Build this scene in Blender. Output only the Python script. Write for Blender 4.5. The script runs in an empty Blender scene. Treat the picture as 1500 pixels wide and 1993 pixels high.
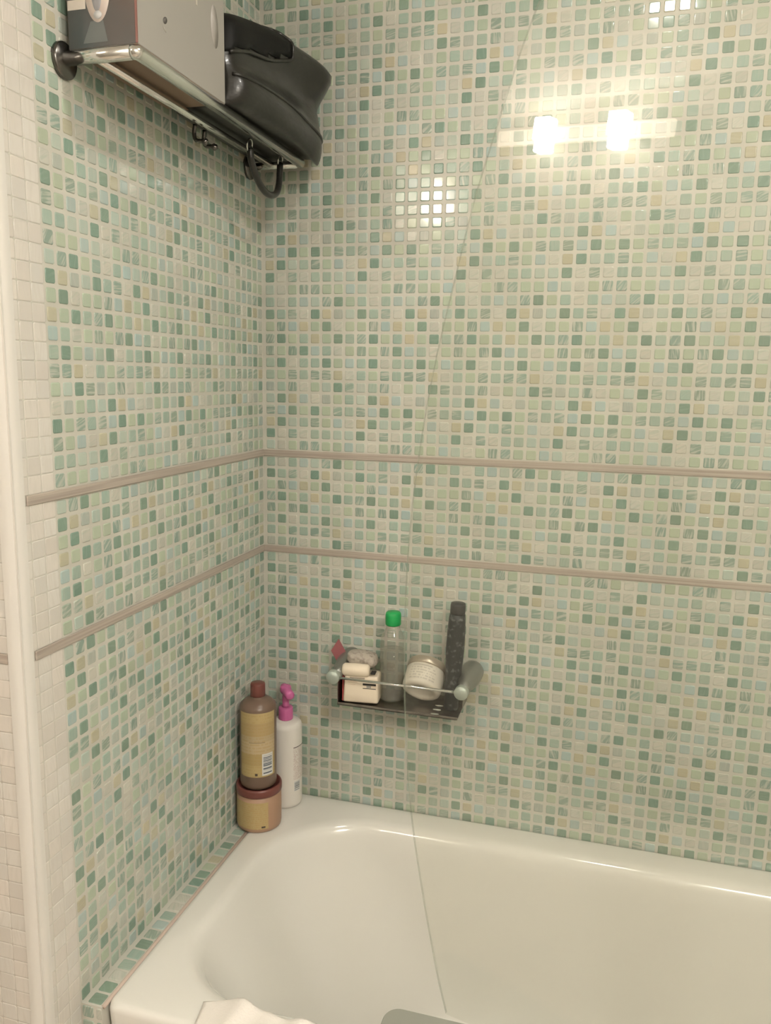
import bpy, bmesh, math, random
from mathutils import Vector, Matrix

PI = math.pi
scene = bpy.context.scene
COL = scene.collection

# ------------------------------------------------------------------ camera
cam_data = bpy.data.cameras.new('camera')
cam = bpy.data.objects.new('camera', cam_data)
COL.objects.link(cam)
RX = Vector((0.9614632, 0.2743818, 0.0174118))      # image right
RY = Vector((0.0623845, -0.1560462, -0.9857777))    # image down
RZ = Vector((-0.2677624, 0.9488752, -0.1671499))    # viewing direction
cam_loc = Vector((0.7441421, -1.6357788, 1.5462579))
m = Matrix.Identity(4)
for i in range(3):
    m[i][0] = RX[i]
    m[i][1] = -RY[i]
    m[i][2] = -RZ[i]
    m[i][3] = cam_loc[i]
cam.matrix_world = m
cam_data.sensor_fit = 'HORIZONTAL'
cam_data.sensor_width = 36.0
cam_data.lens = 1570.27 / 1500.0 * 36.0
cam_data.clip_start = 0.02
scene.camera = cam

# ------------------------------------------------------------------ light and exposure
VANITY = 165.0        # lamp shades on the wall opposite
DOWN = 215.0          # recessed ceiling lamp above the bath
FILL_LAMP = 72.0       # added ceiling fill lamp, out of view
WARM = (1.0, 0.895, 0.77)
NEUTRAL = (1.0, 0.95, 0.86)
world = bpy.data.worlds.new('world')
scene.world = world
world.use_nodes = True
world.node_tree.nodes['Background'].inputs[0].default_value = (0, 0, 0, 1)
world.node_tree.nodes['Background'].inputs[1].default_value = 0.0
vs = scene.view_settings
vs.view_transform = 'Standard'
vs.look = 'None'
vs.gamma = 1.0
vs.exposure = 0.20
vs.use_curve_mapping = False
scene.cycles.use_denoising = True
scene.cycles.max_bounces = 10
scene.cycles.diffuse_bounces = 5
scene.cycles.transparent_max_bounces = 16

# ------------------------------------------------------------------ materials
def mat(name, color, rough=0.5, metal=0.0, spec=0.5, emit=None, emit_str=0.0, coat=0.0, sss=0.0):
    M = bpy.data.materials.new(name)
    M.use_nodes = True
    b = M.node_tree.nodes['Principled BSDF']
    b.inputs['Base Color'].default_value = (*color, 1)
    b.inputs['Roughness'].default_value = rough
    b.inputs['Metallic'].default_value = metal
    b.inputs['Specular IOR Level'].default_value = spec
    b.inputs['Coat Weight'].default_value = coat
    if emit:
        b.inputs['Emission Color'].default_value = (*emit, 1)
        b.inputs['Emission Strength'].default_value = emit_str
    return M

def nt(M):
    return M.node_tree.nodes, M.node_tree.links, M.node_tree.nodes['Principled BSDF']

def add_bump(M, scale, strength, dist=0.002, detail=3.0, vec=None):
    n, l, b = nt(M)
    tc = n.new('ShaderNodeTexCoord')
    no = n.new('ShaderNodeTexNoise')
    no.inputs['Scale'].default_value = scale
    no.inputs['Detail'].default_value = detail
    mp = n.new('ShaderNodeMapping')
    if vec:
        mp.inputs['Scale'].default_value = vec
    l.new(tc.outputs['Object'], mp.inputs['Vector'])
    l.new(mp.outputs['Vector'], no.inputs['Vector'])
    bu = n.new('ShaderNodeBump')
    bu.inputs['Strength'].default_value = strength
    bu.inputs['Distance'].default_value = dist
    l.new(no.outputs['Fac'], bu.inputs['Height'])
    l.new(bu.outputs['Normal'], b.inputs['Normal'])
    return no

def add_mottle(M, c1, c2, scale, lo=0.4, hi=0.6, detail=4.0, vec=None):
    n, l, b = nt(M)
    tc = n.new('ShaderNodeTexCoord')
    mp = n.new('ShaderNodeMapping')
    if vec:
        mp.inputs['Scale'].default_value = vec
    no = n.new('ShaderNodeTexNoise')
    no.inputs['Scale'].default_value = scale
    no.inputs['Detail'].default_value = detail
    rp = n.new('ShaderNodeValToRGB')
    rp.color_ramp.elements[0].position = lo
    rp.color_ramp.elements[1].position = hi
    rp.color_ramp.elements[0].color = (*c1, 1)
    rp.color_ramp.elements[1].color = (*c2, 1)
    l.new(tc.outputs['Object'], mp.inputs['Vector'])
    l.new(mp.outputs['Vector'], no.inputs['Vector'])
    l.new(no.outputs['Fac'], rp.inputs['Fac'])
    l.new(rp.outputs['Color'], b.inputs['Base Color'])

def thin_glass(name, tint, refl=1.0, haze=0.0, haze_col=(0.6, 0.62, 0.58)):
    M = bpy.data.materials.new(name)
    M.use_nodes = True
    n = M.node_tree.nodes
    l = M.node_tree.links
    n.clear()
    out = n.new('ShaderNodeOutputMaterial')
    tr = n.new('ShaderNodeBsdfTransparent')
    tr.inputs['Color'].default_value = (*tint, 1)
    gl = n.new('ShaderNodeBsdfGlossy')
    gl.inputs['Roughness'].default_value = 0.0
    gl.inputs['Color'].default_value = (1, 1, 1, 1)
    lw = n.new('ShaderNodeLayerWeight')
    lw.inputs['Blend'].default_value = 0.5
    pw = n.new('ShaderNodeMath'); pw.operation = 'POWER'; pw.inputs[1].default_value = 5.0
    ml = n.new('ShaderNodeMath'); ml.operation = 'MULTIPLY_ADD'
    ml.inputs[1].default_value = 0.9 * refl; ml.inputs[2].default_value = 0.042 * refl
    l.new(lw.outputs['Facing'], pw.inputs[0])
    l.new(pw.outputs[0], ml.inputs[0])
    mx = n.new('ShaderNodeMixShader')
    l.new(ml.outputs[0], mx.inputs['Fac'])
    src = tr
    if haze > 0:
        df = n.new('ShaderNodeBsdfDiffuse')
        df.inputs['Color'].default_value = (*haze_col, 1)
        m2 = n.new('ShaderNodeMixShader')
        m2.inputs['Fac'].default_value = haze
        l.new(tr.outputs[0], m2.inputs[1])
        l.new(df.outputs[0], m2.inputs[2])
        src = m2
    l.new(src.outputs[0], mx.inputs[1])
    l.new(gl.outputs[0], mx.inputs[2])
    l.new(mx.outputs[0], out.inputs['Surface'])
    return M

def text_mat(name, base, ink, rows, cols, strength=0.6, rough=0.4, gap=0.5, bands=None):
    """rows of small illegible print in the label's own UV space"""
    M = mat(name, base, rough)
    n, l, b = nt(M)
    uv = n.new('ShaderNodeUVMap')
    sp = n.new('ShaderNodeSeparateXYZ')
    l.new(uv.outputs['UV'], sp.inputs[0])
    mr = n.new('ShaderNodeMath'); mr.operation = 'MULTIPLY'; mr.inputs[1].default_value = rows
    l.new(sp.outputs['Y'], mr.inputs[0])
    fr = n.new('ShaderNodeMath'); fr.operation = 'FRACT'
    l.new(mr.outputs[0], fr.inputs[0])
    fl = n.new('ShaderNodeMath'); fl.operation = 'FLOOR'
    l.new(mr.outputs[0], fl.inputs[0])
    lt = n.new('ShaderNodeMath'); lt.operation = 'LESS_THAN'; lt.inputs[1].default_value = gap
    l.new(fr.outputs[0], lt.inputs[0])
    cx = n.new('ShaderNodeCombineXYZ')
    mu = n.new('ShaderNodeMath'); mu.operation = 'MULTIPLY'; mu.inputs[1].default_value = cols
    l.new(sp.outputs['X'], mu.inputs[0])
    l.new(mu.outputs[0], cx.inputs[0])
    f3 = n.new('ShaderNodeMath'); f3.operation = 'MULTIPLY'; f3.inputs[1].default_value = 7.31
    l.new(fl.outputs[0], f3.inputs[0])
    l.new(f3.outputs[0], cx.inputs[1])
    no = n.new('ShaderNodeTexNoise'); no.inputs['Scale'].default_value = 1.0; no.inputs['Detail'].default_value = 1.0
    l.new(cx.outputs[0], no.inputs['Vector'])
    gt = n.new('ShaderNodeMath'); gt.operation = 'GREATER_THAN'; gt.inputs[1].default_value = 0.47
    l.new(no.outputs['Fac'], gt.inputs[0])
    mm = n.new('ShaderNodeMath'); mm.operation = 'MULTIPLY'
    l.new(lt.outputs[0], mm.inputs[0]); l.new(gt.outputs[0], mm.inputs[1])
    ms = n.new('ShaderNodeMath'); ms.operation = 'MULTIPLY'; ms.inputs[1].default_value = strength
    l.new(mm.outputs[0], ms.inputs[0])
    mix = n.new('ShaderNodeMix'); mix.data_type = 'RGBA'
    l.new(ms.outputs[0], mix.inputs['Factor'])
    mix.inputs['B'].default_value = (*ink, 1)
    if bands:                      # broad printed bands along the height
        rp = n.new('ShaderNodeValToRGB')
        rp.color_ramp.interpolation = 'CONSTANT'
        e = rp.color_ramp.elements
        e[0].position = bands[0][0]; e[0].color = (*bands[0][1], 1)
        e[1].position = bands[1][0]; e[1].color = (*bands[1][1], 1)
        for p, c in bands[2:]:
            k = e.new(p); k.color = (*c, 1)
        l.new(sp.outputs['Y'], rp.inputs['Fac'])
        l.new(rp.outputs['Color'], mix.inputs['A'])
    else:
        mix.inputs['A'].default_value = (*base, 1)
    l.new(mix.outputs['Result'], b.inputs['Base Color'])
    return M

def barcode_mat(name, along_v=True):
    M = mat(name, (0.6, 0.6, 0.58), 0.4)
    n, l, b = nt(M)
    uv = n.new('ShaderNodeUVMap')
    sp = n.new('ShaderNodeSeparateXYZ')
    l.new(uv.outputs['UV'], sp.inputs[0])
    mu = n.new('ShaderNodeMath'); mu.operation = 'MULTIPLY'; mu.inputs[1].default_value = 26.0
    l.new(sp.outputs['Y' if along_v else 'X'], mu.inputs[0])
    no = n.new('ShaderNodeTexNoise'); no.noise_dimensions = '1D'
    no.inputs['Scale'].default_value = 0.55; no.inputs['Detail'].default_value = 2.0
    l.new(mu.outputs[0], no.inputs['W'])
    gt = n.new('ShaderNodeMath'); gt.operation = 'GREATER_THAN'; gt.inputs[1].default_value = 0.5
    l.new(no.outputs['Fac'], gt.inputs[0])
    # quiet border
    ab = n.new('ShaderNodeMath'); ab.operation = 'SUBTRACT'; ab.inputs[1].default_value = 0.5
    l.new(sp.outputs['Y'], ab.inputs[0])
    a2 = n.new('ShaderNodeMath'); a2.operation = 'ABSOLUTE'; l.new(ab.outputs[0], a2.inputs[0])
    l2 = n.new('ShaderNodeMath'); l2.operation = 'LESS_THAN'; l2.inputs[1].default_value = 0.42; l.new(a2.outputs[0], l2.inputs[0])
    bx = n.new('ShaderNodeMath'); bx.operation = 'SUBTRACT'; bx.inputs[1].default_value = 0.5
    l.new(sp.outputs['X'], bx.inputs[0])
    b2 = n.new('ShaderNodeMath'); b2.operation = 'ABSOLUTE'; l.new(bx.outputs[0], b2.inputs[0])
    l3 = n.new('ShaderNodeMath'); l3.operation = 'LESS_THAN'; l3.inputs[1].default_value = 0.40; l.new(b2.outputs[0], l3.inputs[0])
    m1 = n.new('ShaderNodeMath'); m1.operation = 'MULTIPLY'; l.new(gt.outputs[0], m1.inputs[0]); l.new(l2.outputs[0], m1.inputs[1])
    m2 = n.new('ShaderNodeMath'); m2.operation = 'MULTIPLY'; l.new(m1.outputs[0], m2.inputs[0]); l.new(l3.outputs[0], m2.inputs[1])
    mix = n.new('ShaderNodeMix'); mix.data_type = 'RGBA'
    l.new(m2.outputs[0], mix.inputs['Factor'])
    mix.inputs['A'].default_value = (0.62, 0.62, 0.6, 1)
    mix.inputs['B'].default_value = (0.07, 0.09, 0.12, 1)
    l.new(mix.outputs['Result'], b.inputs['Base Color'])
    return M

GROUT = mat('grout', (0.535, 0.53, 0.475), 0.75)
add_mottle(GROUT, (0.51, 0.50, 0.44), (0.56, 0.55, 0.49), 9.0)
GROUT_W = mat('white_tile_grout', (0.48, 0.45, 0.40), 0.8)
PLASTER = mat('pale_plaster', (0.74, 0.71, 0.66), 0.7)
CEIL = mat('ceiling_paint', (0.80, 0.78, 0.74), 0.8)
FLOOR = mat('floor_tile', (0.52, 0.45, 0.37), 0.35)
ENAMEL = mat('bath_enamel', (0.75, 0.735, 0.69), 0.16, coat=0.3)
CHROME = mat('chrome', (0.72, 0.72, 0.70), 0.12, metal=1.0)
CHROME_D = mat('dull_chrome', (0.50, 0.49, 0.47), 0.24, metal=1.0)
add_bump(CHROME_D, 30, 0.1)

def mosaic_material():
    M = mat('glass_mosaic', (0.5, 0.6, 0.5), 0.07, spec=0.5)
    n, l, b = nt(M)
    a1 = n.new('ShaderNodeAttribute'); a1.attribute_name = 'tile_color'
    a2 = n.new('ShaderNodeAttribute'); a2.attribute_name = 'tile_streak'
    a3 = n.new('ShaderNodeAttribute'); a3.attribute_name = 'tile_vec'
    mp = n.new('ShaderNodeMapping')
    mp.inputs['Scale'].default_value = (0.35, 2.6, 1.0)
    l.new(a3.outputs['Vector'], mp.inputs['Vector'])
    no = n.new('ShaderNodeTexNoise')
    no.inputs['Scale'].default_value = 1.0
    no.inputs['Detail'].default_value = 2.0
    l.new(mp.outputs['Vector'], no.inputs['Vector'])
    rp = n.new('ShaderNodeValToRGB')
    rp.color_ramp.elements[0].position = 0.47
    rp.color_ramp.elements[1].position = 0.62
    l.new(no.outputs['Fac'], rp.inputs['Fac'])
    mu = n.new('ShaderNodeMath'); mu.operation = 'MULTIPLY'
    l.new(rp.outputs['Color'], mu.inputs[0])
    l.new(a2.outputs['Alpha'], mu.inputs[1])
    mix = n.new('ShaderNodeMix'); mix.data_type = 'RGBA'
    l.new(mu.outputs[0], mix.inputs['Factor'])
    l.new(a1.outputs['Color'], mix.inputs['A'])
    l.new(a2.outputs['Color'], mix.inputs['B'])
    l.new(mix.outputs['Result'], b.inputs['Base Color'])
    return M
MOSAIC = mosaic_material()
WHITE_TILE = mat('white_tile', (0.74, 0.71, 0.66), 0.28)
add_bump(WHITE_TILE, 60, 0.12, 0.001, vec=(1, 1, 0.2))
WHITE_TRIM = mat('white_trim_plastic', (0.66, 0.64, 0.60), 0.35)
BAND = mat('listello', (0.41, 0.36, 0.31), 0.42)
add_mottle(BAND, (0.335, 0.285, 0.245), (0.465, 0.41, 0.355), 7.0, 0.35, 0.65, 5.0, vec=(0.5, 0.5, 45))

# ------------------------------------------------------------------ helpers
def world_loc(o):
    v = Vector((0, 0, 0))
    while o is not None:
        v += o.location
        o = o.parent
    return v

def obj(name, bm, material, parent=None, smooth=True, kind=None, label=None, angle=None):
    off = world_loc(parent) if parent else Vector((0, 0, 0))
    if off.length > 0:
        bmesh.ops.translate(bm, verts=bm.verts, vec=-off)
    bmesh.ops.recalc_face_normals(bm, faces=bm.faces)
    me = bpy.data.meshes.new(name)
    bm.to_mesh(me)
    bm.free()
    if smooth:
        for p in me.polygons:
            p.use_smooth = True
        if angle is not None:
            me.set_sharp_from_angle(angle=math.radians(angle))
    o = bpy.data.objects.new(name, me)
    COL.objects.link(o)
    for mm in (material if isinstance(material, list) else [material]):
        me.materials.append(mm)
    if parent:
        o.parent = parent
    if kind:
        o['kind'] = kind
    if label:
        o['label'] = label
    return o

def thing(name, label, cat, loc, group=None):
    o = bpy.data.objects.new(name, None)
    o.empty_display_size = 0.03
    o.location = loc
    COL.objects.link(o)
    o['label'] = label
    o['category'] = cat
    if group:
        o['group'] = group
    return o

def tag(o, label, cat, group=None):
    o['label'] = label
    o['category'] = cat
    if group:
        o['group'] = group
    return o

def bx(lo, hi, bevel=0.0, seg=2, bm=None, mtx=None):
    nb = bmesh.new()
    g = bmesh.ops.create_cube(nb, size=1.0)
    for v in nb.verts:
        v.co = Vector((lo[i] + (v.co[i] + 0.5) * (hi[i] - lo[i]) for i in range(3)))
    if bevel > 0:
        bmesh.ops.bevel(nb, geom=list(nb.edges), offset=bevel, segments=seg, profile=0.5, affect='EDGES')
    if mtx is not None:
        bmesh.ops.transform(nb, matrix=mtx, verts=nb.verts)
    return merge(bm, nb)

def merge(bm, nb):
    if bm is None:
        return nb
    me = bpy.data.meshes.new('tmp')
    nb.to_mesh(me)
    nb.free()
    bm.from_mesh(me)
    bpy.data.meshes.remove(me)
    return bm

def lathe(profile, center=(0, 0, 0), axis=(0, 0, 1), seg=40, bm=None, caps=True):
    """profile: list of (radius, height) along the axis"""
    nb = bmesh.new()
    q = Vector((0, 0, 1)).rotation_difference(Vector(axis).normalized()).to_matrix()
    c = Vector(center)
    rings = []
    for r, z in profile:
        if r < 1e-6:
            rings.append([nb.verts.new(c + q @ Vector((0, 0, z)))])
        else:
            rings.append([nb.verts.new(c + q @ Vector((r * math.cos(2 * PI * k / seg), r * math.sin(2 * PI * k / seg), z))) for k in range(seg)])
    for a, b in zip(rings, rings[1:]):
        for k in range(seg):
            k2 = (k + 1) % seg
            if len(a) == 1 and len(b) == 1:
                continue
            if len(a) == 1:
                nb.faces.new((a[0], b[k], b[k2]))
            elif len(b) == 1:
                nb.faces.new((a[k], b[0], a[k2]))
            else:
                nb.faces.new((a[k], b[k], b[k2], a[k2]))
    for rg, rev in ((rings[0], True), (rings[-1], False)):
        if caps and len(rg) > 1:
            nb.faces.new(list(reversed(rg)) if rev else rg)
    return merge(bm, nb)

def tube(pts, rad, seg=14, bm=None, closed=False):
    nb = bmesh.new()
    pts = [Vector(p) for p in pts]
    N = len(pts)
    rads = rad if isinstance(rad, (list, tuple)) else [rad] * N
    prev = None
    rings = []
    for i, p in enumerate(pts):
        if closed:
            t = (pts[(i + 1) % N] - pts[i - 1]).normalized()
        elif i == 0:
            t = (pts[1] - p).normalized()
        elif i == N - 1:
            t = (p - pts[i - 1]).normalized()
        else:
            t = ((pts[i + 1] - p).normalized() + (p - pts[i - 1]).normalized()).normalized()
        if prev is None:
            up = Vector((0, 0, 1)) if abs(t.z) < 0.9 else Vector((1, 0, 0))
            n_ = (up - t * up.dot(t)).normalized()
        else:
            n_ = (prev - t * prev.dot(t)).normalized()
        prev = n_
        b_ = t.cross(n_)
        k = 1.0
        if 0 < i < N - 1 and not closed:
            c = (pts[i + 1] - p).normalized().dot((p - pts[i - 1]).normalized())
            k = 1.0
        rings.append([nb.verts.new(p + (n_ * math.cos(2 * PI * j / seg) + b_ * math.sin(2 * PI * j / seg)) * rads[i] * k) for j in range(seg)])
    pairs = list(zip(rings, rings[1:]))
    if closed:
        pairs.append((rings[-1], rings[0]))
    for a, b in pairs:
        for j in range(seg):
            j2 = (j + 1) % seg
            nb.faces.new((a[j], b[j], b[j2], a[j2]))
    if not closed:
        nb.faces.new(list(reversed(rings[0])))
        nb.faces.new(rings[-1])
    return merge(bm, nb)

def bez(pts, n=8):
    """Catmull-Rom through the points"""
    P = [Vector(p) for p in pts]
    P = [P[0] * 2 - P[1]] + P + [P[-1] * 2 - P[-2]]
    out = []
    for i in range(1, len(P) - 2):
        for k in range(n):
            t = k / n
            a, b, c, d = P[i - 1], P[i], P[i + 1], P[i + 2]
            out.append(0.5 * ((2 * b) + (c - a) * t + (2 * a - 5 * b + 4 * c - d) * t * t + (3 * b - a - 3 * c + d) * t ** 3))
    out.append(P[-2])
    return out

def shell_label(center, r, z0, z1, a0, a1, n=24, bm=None, taper=0.0):
    """a label wrapped round a vertical cylinder, with UVs; a0..a1 in degrees"""
    nb = bmesh.new()
    uvl = nb.loops.layers.uv.new('UVMap')
    cx, cy = center
    g = []
    for i in range(n + 1):
        a = math.radians(a0 + (a1 - a0) * i / n)
        g.append((nb.verts.new((cx + r * math.cos(a), cy + r * math.sin(a), z0)),
                  nb.verts.new((cx + r * math.cos(a), cy + r * math.sin(a), z1)), i / n))
    for (a, b, u), (c, d, w) in zip(g, g[1:]):
        f = nb.faces.new((a, c, d, b))
        for lp, uv in zip(f.loops, ((u, 0), (w, 0), (w, 1), (u, 1))):
            lp[uvl].uv = uv
    return nb

def grid_sheet(fn, nu, nv, thick=0.0):
    """surface from fn(u, v) -> xyz, u,v in 0..1, optionally thickened along its normal"""
    nb = bmesh.new()
    V = [[nb.verts.new(fn(i / nu, j / nv)) for j in range(nv + 1)] for i in range(nu + 1)]
    for i in range(nu):
        for j in range(nv):
            nb.faces.new((V[i][j], V[i + 1][j], V[i + 1][j + 1], V[i][j + 1]))
    if thick:
        bmesh.ops.recalc_face_normals(nb, faces=nb.faces)
        bmesh.ops.solidify(nb, geom=list(nb.faces), thickness=thick)
    return nb

# ------------------------------------------------------------------ room
H = 2.50
XR, YF, XL = 1.76, -2.46, -1.45
RIM = 0.58
YW = -0.774            # face of the white return wall
PX, PZ = 0.0257, 0.025229
ZA = 1.355             # centre of the first tile row under the upper band
BZ1, BZ2 = ZA + 0.75 * PZ, ZA - 7.75 * PZ

def struct(name, bm, material, smooth=False, parent=None):
    return obj(name, bm, material, parent, smooth=smooth, kind='structure')

floor = struct('floor', bx((XL, YF, -0.05), (XR, 0.0, 0.0)), FLOOR)
ceiling = struct('ceiling', bx((XL, YF, H), (XR, 0.0, H + 0.05)), CEIL)
wall_back = struct('wall_back', bx((0.0, 0.0, 0.0), (XR, 0.08, H)), GROUT)
wall_left = struct('wall_left', bx((-0.08, -0.7535, 0.0), (0.0, 0.08, H)), GROUT)
wall_return = struct('wall_side', bx((XL, YW + 0.0015, 0.0), (-0.081, YW + 0.08, H)), GROUT_W)
wall_right = struct('wall_right', bx((XR, YF, 0.0), (XR + 0.08, 0.08, H)), PLASTER)
wall_front = struct('wall_front', bx((XL, YF - 0.08, 0.0), (XR, YF, H)), mat('taupe_wall', (0.40, 0.375, 0.34), 0.6))
wall_far = struct('wall_far', bx((XL - 0.08, YF, 0.0), (XL, YW + 0.08, H)), PLASTER)

# ---- mosaic
PALE = (0.49, 0.50, 0.445)
CLS = {  # base colour, streak colour, streak strength, streak angle (deg) or None
    'D': ((0.205, 0.295, 0.235), (0.31, 0.39, 0.33), 0.25, None),
    'M': ((0.335, 0.425, 0.360), PALE, 0.22, None),
    'P': ((0.415, 0.485, 0.425), PALE, 0.30, 90),
    'G': ((0.405, 0.470, 0.360), PALE, 0.15, None),
    'B': ((0.375, 0.465, 0.445), PALE, 0.20, 90),
    'Y': ((0.455, 0.430, 0.315), (0.50, 0.475, 0.37), 0.35, 0),
    'W': ((0.520, 0.515, 0.455), (0.39, 0.44, 0.375), 0.50, 25),
    'Z': ((0.395, 0.430, 0.385), PALE, 0.40, 90),
    'S': ((0.270, 0.350, 0.290), PALE, 0.85, 12),
    'T': ((0.275, 0.360, 0.305), PALE, 0.85, 55),
    'V': ((0.250, 0.330, 0.275), PALE, 0.85, 90),
}
SHEET = ["MWMBPTDG",   # A0
         "DMSWDYZP",   # A1
         "GVBYGDWG",   # A2
         "TDGMYGDM",   # A3
         "VGVDBMWG",   # A4
         "MDWMMDGB",   # A5
         "MGSMSSYW",   # A6
         "ZMVWGPDS",   # A7
         "PDYBWZGM",   # A8
         "SBDGDGSM",   # A9
         "YDPMSGBW",   # A10
         "DWSWMMPP",   # A11
         "PWGVTGGB"]   # A12

rnd = random.Random(7)

class Mosaic:
    def __init__(self):
        self.v = []; self.f = []; self.c = []; self.s = []; self.t = []

    def tile(self, o, U, V, N, hu, hv, cls, seed, lift=0.62):
        base, sc, st, ang = CLS[cls]
        if ang is None:
            ang = rnd.choice((0, 90, 90, 40))
        ang = math.radians(ang + rnd.uniform(-14, 14))
        j = rnd.uniform(0.93, 1.06)
        w = rnd.uniform(-0.012, 0.012)
        col = (base[0] * j + w, base[1] * j, base[2] * j - w * 0.5, 1.0)
        tx, ty = rnd.gauss(0, 0.0035), rnd.gauss(0, 0.0035)
        c, s = math.cos(ang), math.sin(ang)
        b0 = len(self.v)
        lv = [(a, b * lift, c) for a, b, c in ((0.0, 0.0000, 0.0022), (0.0002, 0.0010, 0.0022), (0.0007, 0.0016, 0.0020), (0.0014, 0.0019, 0.0017), (0.0018, 0.0019, 0.0015))]
        for ins, z, cr in lv:
            a, b = hu - ins, hv - ins
            k = cr * 0.35
            for (x, y) in ((a - cr, -b), (a - k, -b + k), (a, -b + cr), (a, b - cr), (a - k, b - k), (a - cr, b),
                           (-a + cr, b), (-a + k, b - k), (-a, b - cr), (-a, -b + cr), (-a + k, -b + k), (-a + cr, -b)):
                zz = z + (tx * x + ty * y if z > 0 else 0)
                self.v.append(o + U * x + V * y + N * zz)
                self.c.append(col)
                self.s.append((*sc, st))
                xs, ys = x / hu, y / hv
                self.t.append((xs * c + ys * s, -xs * s + ys * c, seed))
        for L in range(4):
            for q in range(12):
                q2 = (q + 1) % 12
                self.f.append((b0 + L * 12 + q, b0 + L * 12 + q2, b0 + (L + 1) * 12 + q2, b0 + (L + 1) * 12 + q))
        self.f.append(tuple(b0 + 48 + q for q in range(12)))

    def build(self, name, parent, material=None):
        me = bpy.data.meshes.new(name)
        me.from_pydata([tuple(p) for p in self.v], [], self.f)
        for p in me.polygons:
            p.use_smooth = True
        a = me.attributes.new('tile_color', 'FLOAT_COLOR', 'POINT')
        a.data.foreach_set('color', [x for c in self.c for x in c])
        a = me.attributes.new('tile_streak', 'FLOAT_COLOR', 'POINT')
        a.data.foreach_set('color', [x for c in self.s for x in c])
        a = me.attributes.new('tile_vec', 'FLOAT_VECTOR', 'POINT')
        a.data.foreach_set('vector', [x for c in self.t for x in c])
        me.materials.append(material or MOSAIC)
        o = bpy.data.objects.new(name, me)
        COL.objects.link(o)
        o.parent = parent
        o['kind'] = 'structure'
        return o

# rows: (centre height, sheet row, index below the lower band or None)
ROWS = []
for n_ in range(45):
    z = ZA + (1.5 + n_) * PZ
    if z < H - 0.005:
        ROWS.append((z, (12 - n_) % 13, None))
for k in range(8):
    ROWS.append((ZA - k * PZ, k, None))
for k in range(23):
    ROWS.append((ZA - (8.5 + k) * PZ, k % 13, k))

HU, HV = 0.0097, 0.0096
X3, Y3, Z3 = Vector((1, 0, 0)), Vector((0, 1, 0)), Vector((0, 0, 1))
mo = Mosaic()
for z, r, k in ROWS:
    if z - HV < RIM - 0.02:
        continue
    for c in range(68):
        x = (c + 0.727) * PX
        if x > XR - 0.01:
            continue
        if k is not None and c >= 4 and k < 13:
            cl = SHEET[(12 - k) % 13][(7 - c) % 8]
        else:
            cl = SHEET[r][c % 8]
        mo.tile(Vector((x, 0, z)), X3, Z3, -Y3, HU, HV, cl, rnd.random() * 40)
mo.build('mosaic_tiles', wall_back)

YG = -0.6935           # first green column on the side wall
mo = Mosaic()
for z, r, k in ROWS:
    if z - HV < RIM - 0.02:
        continue
    for e in range(27):
        y = YG + (e + 0.5) * PX
        if y > -0.010:
            continue
        mo.tile(Vector((0, y, z)), Y3, Z3, X3, HU, HV, SHEET[r][(e + 4) % 8], rnd.random() * 40)
mo.build('mosaic_tiles', wall_left)

# white narrow tiles: two and a bit columns beside the green, and the whole return wall
CLS['w'] = ((0.635, 0.605, 0.56), (0.59, 0.56, 0.51), 0.5, 90)
mw = Mosaic()
wrows = []
z = ZA + 1.5 * PZ
while z < H - 0.01:
    wrows.append(z); z += PZ
for k in range(8):
    wrows.append(ZA - k * PZ)
z = ZA - 8.5 * PZ
while z > 0.01:
    wrows.append(z); z -= PZ
for z in wrows:
    for y0, y1 in ((-0.7185, -0.6935), (-0.7444, -0.7193), (-0.7545, -0.7452)):
        mw.tile(Vector((0, (y0 + y1) / 2, z)), Y3, Z3, X3, (y1 - y0) / 2 - 0.0001, 0.01225, 'w', rnd.random() * 40, 0.35)
mw.build('white_tiles', wall_left)
mw = Mosaic()
for z in wrows:
    x = -0.0235
    while x > -1.40:
        mw.tile(Vector((x - 0.0128, YW + 0.0015, z)), X3, Z3, -Y3, 0.0127, 0.01225, 'w', rnd.random() * 40, 0.35)
        x -= 0.0257
mw.build('white_tiles', wall_return)
GROUT_FACE = struct('trim_1', bx((-0.081, YW + 0.0016, 0.0), (-0.0190, YW + 0.004, H)), GROUT_W)

# corner profile of white plastic
bm = bmesh.new()
prof = [(-0.0225, -0.7757)]
for q in range(13):
    a = -PI / 2 + q / 12 * PI / 2
    prof.append((-0.0185 + 0.0192 * math.cos(a), -0.7565 + 0.0192 * math.sin(a)))
prof += [(0.0007, -0.7535), (-0.003, -0.7535), (-0.003, -0.7705), (-0.0225, -0.7705)]
vb = [bm.verts.new((x, y, 0.0)) for x, y in prof]
vt = [bm.verts.new((x, y, H)) for x, y in prof]
for i in range(len(prof)):
    j = (i + 1) % len(prof)
    bm.faces.new((vb[i], vb[j], vt[j], vt[i]))
bm.faces.new(vt); bm.faces.new(list(reversed(vb)))
obj('trim_2', bm, WHITE_TRIM, None, True, 'structure', angle=35)

# taupe listello bands on the three tiled faces
n_t = 3
for zb in (BZ1, BZ2):
    h = 0.0068
    struct('trim_%d' % n_t, bx((0.0, -0.0032, zb - h), (XR, 0.0, zb + h), 0.001), BAND); n_t += 1
    struct('trim_%d' % n_t, bx((0.0, -0.7515, zb - h), (0.0032, -0.0032, zb + h), 0.001), BAND); n_t += 1
    struct('trim_%d' % n_t, bx((XL, YW - 0.0018, zb - h), (-0.0235, YW + 0.0015, zb + h), 0.001), BAND); n_t += 1

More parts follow.
